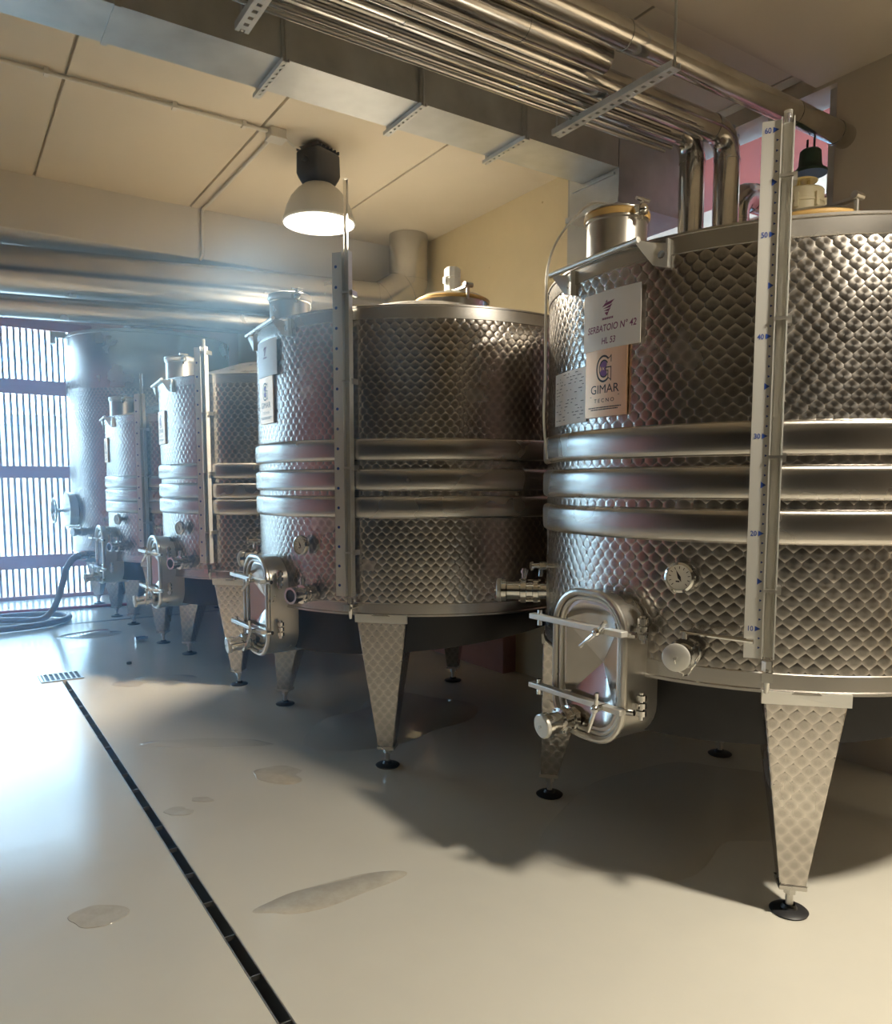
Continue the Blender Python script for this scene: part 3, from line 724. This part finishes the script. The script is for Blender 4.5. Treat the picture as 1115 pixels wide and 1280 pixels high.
def name_plate(t, r, a, z0, z1, w2):
    fn = wrapper(a, r, 0)
    zc = (z0 + z1)/2; h = z1 - z0; D = 0.014
    mb = MB(); grid_sheet(mb, w2, z0, z1, 0.004, D - 0.004)
    p = mb.build('name_plate', 'copper_plate', t, fn=fn); p['label'] = 'copper coloured maker plate reading GIMAR TECNO'
    zp = D + 0.0006
    # emblem: black outlined letter G with a violet hourglass
    def ring(mb, cx, cy, ro, ri, a0, a1, sy=1.3, n=26):
        P = [(cx + ro*cos(q), cy + ro*sy*sin(q)) for q in [radians(a0 + (a1-a0)*k/n) for k in range(n+1)]]
        Q = [(cx + ri*cos(q), cy + ri*sy*sin(q)) for q in [radians(a0 + (a1-a0)*k/n) for k in range(n+1)]]
        i = mb.add([(*p_, zp) for p_ in P] + [(*p_, zp) for p_ in Q])
        for k in range(n): mb.face((i+k, i+k+1, i+n+2+k, i+n+1+k))
    ex, ey, k = -0.004, z0 + h*0.685, w2/0.1*0.78
    mb = MB()
    ring(mb, ex, ey, 0.047*k, 0.040*k, 48, 312); ring(mb, ex + 0.002, ey, 0.031*k, 0.0265*k, 40, 320)
    mb.flat([(ex + 0.030*k, ey + 0.044*k), (ex + 0.030*k, ey + 0.040*k), (ex + 0.048*k, ey + 0.052*k), (ex + 0.048*k, ey + 0.058*k)], zp)
    mb.flat([(ex + 0.030*k, ey - 0.044*k), (ex + 0.048*k, ey - 0.058*k), (ex + 0.048*k, ey - 0.052*k), (ex + 0.030*k, ey - 0.040*k)], zp)
    for x0, x1, y0, y1 in ((0.044, 0.048, 0.026, 0.058), (0.044, 0.048, -0.058, 0.004), (0.012, 0.048, 0.002, 0.007), (0.012, 0.016, -0.012, 0.007), (0.026, 0.030, -0.040, -0.008), (0.012, 0.030, -0.012, -0.008)):
        mb.flat([(ex + x0*k, ey + y0*k), (ex + x1*k, ey + y0*k), (ex + x1*k, ey + y1*k), (ex + x0*k, ey + y1*k)], zp)
    # heavy maker name
    ty, th_ = z0 + h*0.335, h*0.115
    add_text(mb, 'GIMAR', 0, ty, th_*1.55, zp, 1.06, 0.0)
    mb.flat([(-w2*0.72, z0 + h*0.29), (w2*0.72, z0 + h*0.29), (w2*0.72, z0 + h*0.297), (-w2*0.72, z0 + h*0.297)], zp)
    add_text(mb, 'T E C N O', 0, z0 + h*0.205, h*0.078, zp, 1.15, 0.004)
    for rowz, L0 in ((0.125, 0.80), (0.095, 0.66)):
        x = -w2*L0; rr = random.Random(3)
        while x < w2*L0:
            l_ = rr.uniform(0.003, 0.010)
            mb.flat([(x, z0 + h*rowz), (min(x + l_, w2*L0), z0 + h*rowz), (min(x + l_, w2*L0), z0 + h*(rowz + 0.016)), (x, z0 + h*(rowz + 0.016))], zp); x += l_ + 0.0015
    mb.build('lettering', 'print_black', p, fn=fn)['kind'] = 'stuff'
    mb = MB(); n = 20
    for sy in (1, -1):
        mb.flat([(ex - 0.001 + 0.0215*k*cos(q), ey + sy*0.020*k + 0.0195*k*sin(q)) for q in [2*pi*j/n for j in range(n)]], zp)
    mb.flat([(ex - 0.014*k, ey - 0.006*k), (ex + 0.012*k, ey - 0.006*k), (ex + 0.012*k, ey + 0.006*k), (ex - 0.014*k, ey + 0.006*k)], zp)
    mb.build('emblem', 'print_violet', p, fn=fn)
    mb = MB(); 
    st = []
    for j in range(8):
        q = j*pi/4 + pi/4; R_ = (0.011 if j % 2 == 0 else 0.003)*k; st.append((ex - 0.001 + R_*cos(q), ey + R_*sin(q)))
    mb.flat(st, zp + 0.0005); mb.build('emblem_star', 'copper_plate', p, fn=fn)
    return p

def number_sign(t, r, a, z0, z1, w2, l1, l2):
    fn = wrapper(a, r, 0); h = z1 - z0; D = 0.018
    mb = MB(); grid_sheet(mb, w2, z0, z1, D - 0.003, 0.003)
    p = mb.build('number_sign', 'paper', t, fn=fn); p['label'] = ('laminated sign reading ' + l1 + ' ' + l2) if l1 else 'laminated white sign with a small emblem'
    zp = D + 0.0006; mb = MB()
    add_text(mb, l1, 0.004, z0 + h*0.31, h*0.165, zp, 0.86, 0.014, 0.12)
    add_text(mb, l2, -0.004, z0 + h*0.09, h*0.155, zp, 0.86, 0.014, 0.12)
    # winged emblem
    ex, ey, s_ = -0.012, z0 + h*0.70, h*0.20
    for poly in ([(-0.62, 0.15), (-0.25, 0.45), (0.85, 0.62), (0.45, 0.30)], [(-0.50, 0.0), (0.42, 0.24), (0.62, 0.28), (0.35, -0.02)], [(-0.42, -0.18), (0.30, -0.06), (0.45, -0.03), (0.18, -0.30)], [(-0.30, -0.36), (0.12, -0.34), (0.24, -0.26), (0.0, -0.68)], [(-0.25, 0.5), (-0.05, 0.72), (0.05, 0.52)]):
        mb.flat([(ex + x*s_, ey + y*s_) for x, y in poly], zp)
    rr = random.Random(5); x = ex - 0.026
    while x < ex + 0.03:
        l_ = rr.uniform(0.003, 0.006); mb.flat([(x, ey - s_*0.98), (x + l_, ey - s_*0.98), (x + l_, ey - s_*0.80), (x, ey - s_*0.80)], zp); x += l_ + 0.0015
    mb.build('lettering', 'print_purple', p, fn=fn)['kind'] = 'stuff'
    return p

def spec_sheet(t, r, a, z0, z1, w2):
    fn = wrapper(a, r, 0); D = 0.006; h = z1 - z0
    mb = MB(); grid_sheet(mb, w2, z0, z1, D - 0.003, 0.003)
    p = mb.build('data_sheet', 'paper', t, fn=fn); p['label'] = 'white data sheet with small printed lines'
    mb = MB(); rr = random.Random(11); zp = D + 0.0006
    for k in range(15):
        y = z1 - h*(0.06 + 0.061*k); x = -w2*0.86 + rr.choice((0, 0, 0.04))
        while x < w2*0.8:
            l_ = rr.uniform(0.008, 0.03)
            if rr.random() < 0.55: mb.flat([(x, y), (min(x + l_, w2*0.88), y), (min(x + l_, w2*0.88), y + 0.0028), (x, y + 0.0028)], zp)
            x += l_ + rr.uniform(0.006, 0.03)
    mb.build('printed_lines', 'print_black', p, fn=fn)['kind'] = 'stuff'
    return p

T1 = make_tank('wine_tank', (3.22, 2.20), 0.985, 2.505, 0.872, 'marbled steel wine tank with sign SERBATOIO 42 and cream vent', num=('10', '20', '30', '40', '50', '60')[:6], gauge_top=2.80, tube_top=2.83)
number_sign(T1, 0.985, 0.3, 2.14, 2.362, 0.148, 'SERBATOIO N° 42', 'HL 53')
name_plate(T1, 0.985, -1.2, 1.878, 2.150, 0.112)
spec_sheet(T1, 0.985, -16.6, 1.866, 2.090, 0.147)
T2 = make_tank('wine_tank', (2.78, 4.45), 1.105, 2.555, 0.895, 'marbled steel wine tank with white vent standing under the hanging lamp', vent='white', gauge_top=2.83, tube_top=3.20, bands=(1.853, 1.690, 1.540))
name_plate(T2, 1.105, -1.0, 1.975, 2.250, 0.112)
number_sign(T2, 1.105, 0.3, 2.25, 2.46, 0.148, '', '')
T3 = make_tank('wine_tank', (2.60, 6.64), 1.02, 2.46, 0.870, 'marbled steel wine tank next beyond the one under the lamp', vent='white', gauge_top=2.66, tube_top=2.72, bands=(1.775, 1.620, 1.495), seg=96)
name_plate(T3, 1.02, -1.0, 1.95, 2.22, 0.112)
T4 = make_tank('wine_tank', (2.45, 8.66), 0.96, 2.31, 0.840, 'shortest marbled steel wine tank in front of the tall vat', vent='white', gauge_top=2.50, tube_top=2.70, gauge_a=41, bands=(1.70, 1.565, 1.445), seg=96)
name_plate(T4, 0.96, -1.0, 1.85, 2.10, 0.10)

# tall vat by the window
def tall_vat(loc, r, zt, zr):
    t = empty('tall_vat', (*loc, 0), 'tall round steel vat with plain upper wall beside the slatted window', 'tank')
    MB().lathe([(r, zr + 0.06), (r, 2.78)], 96, uvr=r).build('shell', 'steel_marbled', t, sharp=60)
    MB().lathe([(r + 0.001, 2.775), (r + 0.003, 2.79), (r + 0.003, zt - 0.04), (r + 0.008, zt - 0.036), (r + 0.008, zt), (r - 0.02, zt)], 96).build('upper_wall', 'steel_brushed', t)
    MB().lathe([(r - 0.01, zt - 0.01), (0.3, zt + 0.16), (0.3, zt + 0.2), (0, zt + 0.2)], 64).build('lid', 'steel_satin', t)
    MB().lathe([(r + 0.003, zr + 0.064), (r + 0.003, zr + 0.006), (r + 0.010, zr), (r - 0.07, zr - 0.004)], 96).build('base_ring', 'steel_brushed', t)
    MB().lathe([(r - 0.06, zr + 0.01), (r - 0.06, zr - 0.12), (0.2, zr - 0.22), (0, zr - 0.22)], 64).build('tank_bottom', 'steel_shaded', t)
    for a in (45, -45, 135, -135): make_leg(t, r, a, zr, 0.06)
    M = frame(4, r, 1.30)
    dw = MB(M).lathe([(0.0, -0.02), (0.22, -0.02), (0.22, 0.06), (0.235, 0.065), (0.235, 0.08), (0.2, 0.09), (0.0, 0.12)], 36).build('hatch', 'steel_satin', t)
    hw = MB(M); hw.tube([(0.15*cos(q), 0.15*sin(q), 0.22) for q in [2*pi*k/28 for k in range(28)]], 0.012, 8, closed=True)
    for k in range(4): hw.cyl((0, 0, 0.2), (0.15*cos(k*pi/2+0.5), 0.15*sin(k*pi/2+0.5), 0.22), 0.009, n=8)
    hw.cyl((0, 0, 0.1), (0, 0, 0.26), 0.02, n=12); hw.build('handwheel', 'steel_satin', dw)
    butterfly_valve(t, 'outlet_valve', 38, r, 0.79, 0.05, 0.22, cap=False, lever=(0.2, 0))
    butterfly_valve(t, 'upper_valve', 26, r, 1.05, 0.05, 0.2, lever=(-0.3, 0))
    MB(frame(-4, r, zt)).bx(-0.02, 0.02, -0.02, 0.05, -0.02, 0.16).bx(-0.06, 0.06, -0.10, -0.02, 0.10, 0.16).build('lifting_lug', 'steel_white', t)
    return t
T5 = tall_vat((2.40, 10.68), 1.0, 3.46, 0.78)
# ------------------------------------------------------------------ high-bay lamps
def lamp(x, y, label, power, rot=0.4):
    t = empty('high_bay_lamp', (x, y, ZC), label, 'lamp')
    MB().lathe([(0, 0.0), (0.05, 0.0), (0.05, -0.05), (0.0, -0.05)], 16).build('ceiling_hook', 'lamp_black', t)
    R = Matrix.Rotation(rot, 4, 'Z')
    hb = MB(R); prof = rrect(0.125, -0.11, 0.11, 0.035, 4)
    n = len(prof); rings = []
    for z, s_ in ((-0.05, 0.86), (-0.065, 0.98), (-0.20, 1.0), (-0.225, 0.93), (-0.275, 0.72)):
        rings.append(hb.add([(px*s_, py*s_, z) for px, py in prof]))
    for a, b2 in zip(rings, rings[1:]):
        for k in range(n): hb.face((a+k, b2+k, b2+(k+1) % n, a+(k+1) % n))
    hb.face([rings[0]+k for k in range(n)]); hb.face([rings[-1]+k for k in range(n)][::-1])
    h = hb.build('ballast_housing', 'lamp_black', t)
    MB(R).cyl((-0.125, 0, -0.13), (-0.16, 0, -0.13), 0.022, n=12).build('knob', 'lamp_black', h)
    for k in range(7): MB(R).bx(-0.105 + k*0.035 - 0.005, -0.105 + k*0.035 + 0.005, -0.1, 0.1, -0.05, -0.03).build('cooling_fin', 'lamp_black', h)
    op = [(0.085, -0.265), (0.105, -0.273), (0.15, -0.308), (0.195, -0.362), (0.225, -0.426), (0.243, -0.49), (0.252, -0.52)]
    inn = [(r_ - 0.006, z_) for r_, z_ in op][::-1]
    rf = MB().lathe(op + inn, 48).build('reflector', 'lamp_shade', t)
    MB().lathe([(0.244, -0.520), (0.254, -0.516), (0.256, -0.528), (0.246, -0.532)], 48, close=True).build('rim', 'steel_white', rf)
    MB().lathe([(0, -0.508), (0.240, -0.508), (0.240, -0.514), (0, -0.518)], 40).build('diffuser', 'lamp_glow', rf)
    l = bpy.data.lights.new('lamp_light', 'SPOT'); l.energy = power; l.color = (1.0, 0.90, 0.73)
    l.spot_size = radians(158); l.spot_blend = 0.5; l.shadow_soft_size = 0.13
    lo = bpy.data.objects.new('lamp_light', l); COL.objects.link(lo); lo.parent = t; lo.location = (0, 0, -0.56)
    return t
lamp(2.33, 5.14, 'black and grey high-bay lamp hanging lit over the second tank', LAMP_W)
lamp(2.75, 0.15, 'lit high-bay lamp in front of tank 42', LAMP_W * 0.85)

# conduit, junction box and cables
MB_c = MB().tube([(-5.3, 5.08, ZC - 0.02), (1.94, 5.08, ZC - 0.02)], 0.0125, 10)
tag(MB_c.build('electrical_conduit', 'conduit_grey'), 'long straight grey conduit fixed along the ceiling', 'conduit')
c2 = fillet([(2.0, 5.13, ZC - 0.02), (2.0, 6.808, ZC - 0.02), (2.0, 6.808, 3.57), (1.965, 6.80, 3.53)], 0.06)
tag(MB().tube(c2, 0.0125, 10).build('electrical_conduit', 'conduit_grey'), 'grey conduit running from the junction box down the beam', 'conduit')
for x, lab in ((0.63, 'small conduit clip farthest from the junction box'), (1.34, 'small conduit clip midway along the ceiling conduit'), (1.78, 'small conduit clip closest to the junction box')):
    tag(MB().bx(x - 0.012, x + 0.012, 5.055, 5.105, ZC - 0.038, ZC).build('conduit_clip', 'conduit_grey'), lab, 'clip', 'conduit clips')
jb = empty('junction_box', (2.0, 5.08, ZC), 'small grey junction box on the ceiling beside the lamp', 'box')
MB().bx(-0.055, 0.055, -0.05, 0.05, -0.06, 0).build('body', 'conduit_grey', jb, bevel=0.006)
MB().bx(-0.06, 0.06, -0.055, 0.055, -0.068, -0.055).build('cover', 'conduit_grey', jb, bevel=0.004)
tag(MB().tube(fillet([(2.055, 5.08, ZC - 0.03), (2.12, 5.06, ZC - 0.09), (2.15, 5.08, ZC - 0.075), (2.175, 5.09, ZC - 0.075)], 0.05), 0.006, 8).build('lamp_cable', 'conduit_grey'), 'short thin cable from the junction box to the lamp', 'cable')

# ------------------------------------------------------------------ rectangular air duct
du = empty('air_duct', (0, 3.46, 3.45), 'rectangular galvanised air duct running under the ceiling', 'duct')
seams = [-5.3, -3.4, -2.1, -0.8, 0.0, 0.67, 1.345, 2.045, 2.685, 3.395]
for a, b2 in zip(seams, seams[1:]):
    MB().bx(a + 0.001, b2 - 0.001, -0.15, 0.15, 0, 0.31).build('duct_section', 'galvanised', du)
for s_ in seams[1:-1]:
    MB().bx(s_ - 0.012, s_ + 0.012, -0.158, 0.158, -0.008, 0.318).build('flange', 'galvanised', du)
hx = MB().bx(3.40, 4.0, -0.15, 0.27, -0.17, 0.31).build('drop_box', 'galvanised', du)
MB().bx(3.38, 4.02, -0.165, 0.285, -0.20, -0.17).build('drop_box_rim', 'galvanised', hx)
MB().bx(3.386, 3.40, -0.12, 0.24, -0.03, -0.015).build('stiffener', 'galvanised', hx)
def perforated(name, p0, p1, wd, hgt, mat, label, cat, n=14, group=None, rods=None):
    """slotted strut: base plate with dark holes and two lips, lying along p0-p1"""
    p0, p1 = Vector(p0), Vector(p1); L_ = (p1 - p0).length; d_ = (p1 - p0).normalized()
    ax = Vector((0, 0, 1)).cross(d_).normalized(); R = Matrix((d_, ax, Vector((0, 0, 1)))).transposed().to_4x4()
    M = Matrix.Translation(p0) @ R
    t = empty(name, (0, 0, 0), label, cat, group)
    mb = MB(M)
    hs = L_ / n; hl = hs*0.42
    for k in range(n):                       # webs between the holes, real openings
        x0 = k*hs
        mb.bx(x0, x0 + hs - hl, -wd/2, wd/2, 0, 0.003)
        mb.bx(x0 + hs - hl, x0 + hs, wd*0.2, wd/2, 0, 0.003); mb.bx(x0 + hs - hl, x0 + hs, -wd/2, -wd*0.2, 0, 0.003)
    mb.bx(0, L_, -wd/2 - 0.003, -wd/2, 0, hgt); mb.bx(0, L_, wd/2, wd/2 + 0.003, 0, hgt)
    mb.build('strut', mat, t)
    for q in rods or ():
        P = p0 + d_*q; MB().cyl((P.x, P.y, P.z), (P.x, P.y, ZC - 0.06), 0.006, n=8).build('hanger_rod', 'galvanised', t)
    return t
for x in (1.345, 2.045, 2.685):
    lab = {1.345: 'slotted steel strut under the air duct near the junction box', 2.045: 'slotted steel strut under the middle of the air duct', 2.685: 'slotted steel strut under the air duct nearest the drop box'}[x]
    perforated('duct_strut', (x, 3.28, 3.425), (x, 3.66, 3.425), 0.026, 0.018, 'galvanised_plate', lab, 'bracket', 9, 'struts under the air duct', rods=(0.005, 0.365))

# ------------------------------------------------------------------ insulated pipes
def pipe(name, pts, r, label, rad=0.14, joints=(), cat='pipe', mat='foil_jacket', n=24, group=None, base=None):
    t = empty(name, pts[0], label, cat, group)
    o = Vector(pts[0]); P = [Vector(p) - o for p in pts]
    path = fillet(P, rad, 8)
    MB().tube(path, r, n).build('jacket', mat, t)
    for (i, q) in joints:
        a, b2 = P[i], P[i+1]; c = a.lerp(b2, q); d_ = (b2 - a).normalized()
        MB().cyl(c - d_*0.008, c + d_*0.008, r + 0.0025, n=n).build('joint_ring', mat, t)
    # mitred segments on the bends
    for k in range(1, len(P)-1):
        d1, d2 = (P[k-1]-P[k]).normalized(), (P[k+1]-P[k]).normalized()
        for f in (rad,):
            for d_ in (d1, d2):
                c = P[k] + d_*f; MB().cyl(c - d_*0.006, c + d_*0.006, r + 0.003, n=n).build('bend_ring', mat, t)
    return t
pipe('insulated_pipe', [(-5.2, 2.965, 3.55), (3.62, 2.965, 3.55), (3.62, 2.965, 2.62)], 0.070, 'foil insulated pipe beside the air duct bending down behind tank 42', joints=((0, .62), (0, .70), (0, .78), (0, .86)))
pipe('insulated_pipe', [(-5.2, 2.81, 3.53), (3.72, 2.81, 3.53), (3.72, 2.81, 2.85), (3.60, 2.70, 2.66)], 0.070, 'foil insulated pipe ending in a slanted foot behind tank 42', joints=((0, .60), (0, .69), (0, .77), (0, .85), (1, .8)))
pipe('insulated_pipe', [(-5.2, 2.655, 3.53), (2.62, 2.655, 3.53)], 0.062, 'foil insulated pipe with cut end at the slotted bracket', joints=((0, .66), (0, .76), (0, .85), (0, .94)))
pipe('insulated_pipe', [(-5.2, 2.51, 3.56), (4.55, 2.51, 3.56)], 0.062, 'foil insulated pipe passing out through the high window', joints=((0, .6), (0, .7), (0, .8), (0, .93), (0, .97)))
pipe('insulated_pipe', [(4.6, 2.97, 3.33), (4.02, 2.97, 3.33), (4.02, 2.97, 2.70)], 0.08, 'short dark foil pipe elbow behind tank 42', rad=0.16)
for y, z, lab in ((2.995, 3.437, 'thin bare pipe closest to the air duct'), (2.945, 3.437, 'thin bare pipe second from the air duct'), (2.885, 3.455, 'thin bare pipe between the two bent insulated pipes'), (2.74, 3.455, 'thin bare pipe beside the insulated pipe with cut end')):
    tag(MB().cyl((-5.2, y, z), (3.42, y, z), 0.011, n=10).build('small_pipe', 'duct_steel'), lab, 'pipe', 'thin pipes under the duct')
perforated('pipe_bracket', (2.76, 2.36, 3.405), (2.76, 3.14, 3.405), 0.05, 0.03, 'galvanised_plate', 'slotted steel bracket carrying the insulated pipes near their bends', 'bracket', 16, 'pipe brackets', rods=(0.01, 0.77))
perforated('pipe_bracket', (1.10, 2.36, 3.405), (1.10, 3.14, 3.405), 0.05, 0.03, 'galvanised_plate', 'slotted steel bracket carrying the insulated pipes farther from their bends', 'bracket', 16, 'pipe brackets', rods=(0.01, 0.77))
# posts and pipe seen in the high window
tag(MB().cyl((4.28, 3.22, 2.36), (4.28, 3.22, 3.86), 0.035, n=16).build('grey_pipe', 'grey_post'), 'plain grey upright pipe in front of the high window', 'pipe')
dl = empty('hanging_cap', (4.1, 2.555, 3.445), 'dark green bell-shaped plastic cap hanging behind the cream vent', 'plastic_cap')  # dark green plastic cap, with cords added to hang it
MB().lathe([(0, 0), (0.045, 0), (0.055, -0.01), (0.06, -0.08), (0.07, -0.10), (0.09, -0.115), (0.09, -0.13), (0, -0.13)], 28).build('bell', 'dark_green_plastic', dl)
for y in (-0.02, 0.02): MB().cyl((0, y, -0.005), (0, y, 0.06), 0.006, n=8).build('cord', 'black_rubber', dl)

# ------------------------------------------------------------------ large round ducts beyond the beam
SL = 0.213
def P(x, y0, z): return (x, y0 - (x - 0.5)*SL, z)
pipe('round_duct', [P(-5.2, 7.15, 3.32), P(3.56, 7.15, 3.32), P(3.84, 7.16, 3.50), P(3.84, 7.16, ZC - 0.004)], 0.185, 'wide round steel air duct turning up into the ceiling', rad=0.05, joints=((0, .58), (0, .72), (0, .80), (0, .88), (0, .95)), cat='duct', mat='duct_steel', n=40)
pipe('round_duct', [P(-5.2, 7.70, 3.20), P(4.05, 7.70, 3.20)], 0.15, 'narrower round steel duct behind the wide one', joints=((0, .62), (0, .75), (0, .86)), cat='duct', mat='duct_steel', n=32)
for x, y in ((0.55, 7.66), (0.85, 7.60)): tag(MB().cyl((x, y, 3.34), (x, y, 4.6), 0.006, n=8).build('hanger_rod', 'galvanised'), 'thin steel rod hanging the round ducts from the roof', 'rod', 'duct hanger rods')

# ------------------------------------------------------------------ hoses and tube
pts = [(1.43, 9.925, 0.785), (1.36, 9.87, 0.785), (1.27, 9.80, 0.76), (1.19, 9.78, 0.64), (1.13, 9.80, 0.42), (1.05, 9.88, 0.18), (0.93, 9.98, 0.055), (0.7, 10.12, 0.044), (0.4, 10.25, 0.044), (0.0, 10.2, 0.044), (-0.2, 9.95, 0.044), (0.1, 9.6, 0.044), (0.6, 9.55, 0.044), (1.0, 9.7, 0.044), (1.22, 10.0, 0.044), (1.18, 10.3, 0.044), (0.85, 10.47, 0.044), (0.3, 10.5, 0.044), (-0.4, 10.5, 0.044)]
def smooth(pts, n=8):
    pts = [Vector(p) for p in pts]; out = []
    for k in range(len(pts)-1):
        p0, p1, p2, p3 = pts[max(k-1, 0)], pts[k], pts[k+1], pts[min(k+2, len(pts)-1)]
        for j in range(n):
            q = j/n; out.append(0.5*((2*p1) + (p2-p0)*q + (2*p0-5*p1+4*p2-p3)*q*q + (3*p1-p0-3*p2+p3)*q**3))
    out.append(pts[-1]); return out
ho = empty('wine_hose', (1.4, 10.3, 0), 'grey hose hanging from the far valve and coiled on the floor', 'hose')
MB(Matrix.Translation((-1.4, -10.3, 0))).tube(smooth(pts), 0.036, 14).build('hose_body', 'hose_grey', ho)
MB(Matrix.Translation((-1.4, -10.3, 0))).cyl((1.33, 9.845, 0.785), (1.425, 9.92, 0.785), 0.044, n=18).cyl((1.39, 9.893, 0.785), (1.41, 9.91, 0.785), 0.058, n=18).build('coupling', 'chrome', ho)
tag(MB().tube(smooth([(0.4, 11.05, 0.02), (1.0, 10.98, 0.02), (1.6, 10.93, 0.02), (2.4, 10.85, 0.02), (3.4, 10.8, 0.02)]), 0.02, 10).build('red_hose', 'hose_red'), 'thin red hose lying straight on the floor by the window', 'hose')
A = radians(-24)
tp = [(2.44, 2.42, 2.79), (2.40, 2.50, 2.81), (2.34, 2.56, 2.74), (2.285, 2.60, 2.64), (2.26, 2.615, 2.53), (2.255, 2.615, 2.4), (2.255, 2.615, 2.1), (2.25, 2.615, 1.9), (2.262, 2.605, 1.72)]
tag(MB().tube(smooth(tp), 0.0055, 8).build('plastic_tube', 'white_tube'), 'thin white plastic tube hanging down the side of tank 42', 'tube')

fc = empty('fallen_fitting', (1.66, 8.22, 0), 'small steel hose fitting lying on the floor near the far tanks', 'fitting')
MB().cyl((-0.05, 0, 0.03), (0.05, 0.01, 0.03), 0.03, n=16).build('sleeve', 'chrome', fc)
MB().cyl((0.05, 0.01, 0.03), (0.075, 0.012, 0.03), 0.021, n=16).build('nozzle', 'chrome', fc)
tag(MB().lathe([(0, 0), (0.022, 0), (0.022, 0.018), (0.018, 0.022), (0, 0.022)], 16).build('bottle_cap', 'black_plastic'), 'tiny black plastic cap lying on the floor by the grate', 'cap').location = (1.36, 7.25, 0)

# ------------------------------------------------------------------ window glare, imitated by an added blue scattering volume
m, t, b = nt('glare_veil'); t.nodes.remove(b)
vs = N(t, 'ShaderNodeVolumeScatter'); vs.inputs['Color'].default_value = (0.30, 0.60, 1.0, 1); vs.inputs['Density'].default_value = GLARE_DENSITY; vs.inputs['Anisotropy'].default_value = 0.5
L(t, vs.outputs[0], t.nodes['Material Output'].inputs['Volume'])
hz = MB().bx(XL + 0.06, 1.72, 2.6, YW - 0.02, 0.05, ZC - 0.12).build('glare_volume', 'glare_veil')
tag(hz, 'bluish volume added in the aisle to imitate window glare', 'glare_veil', kind='stuff')
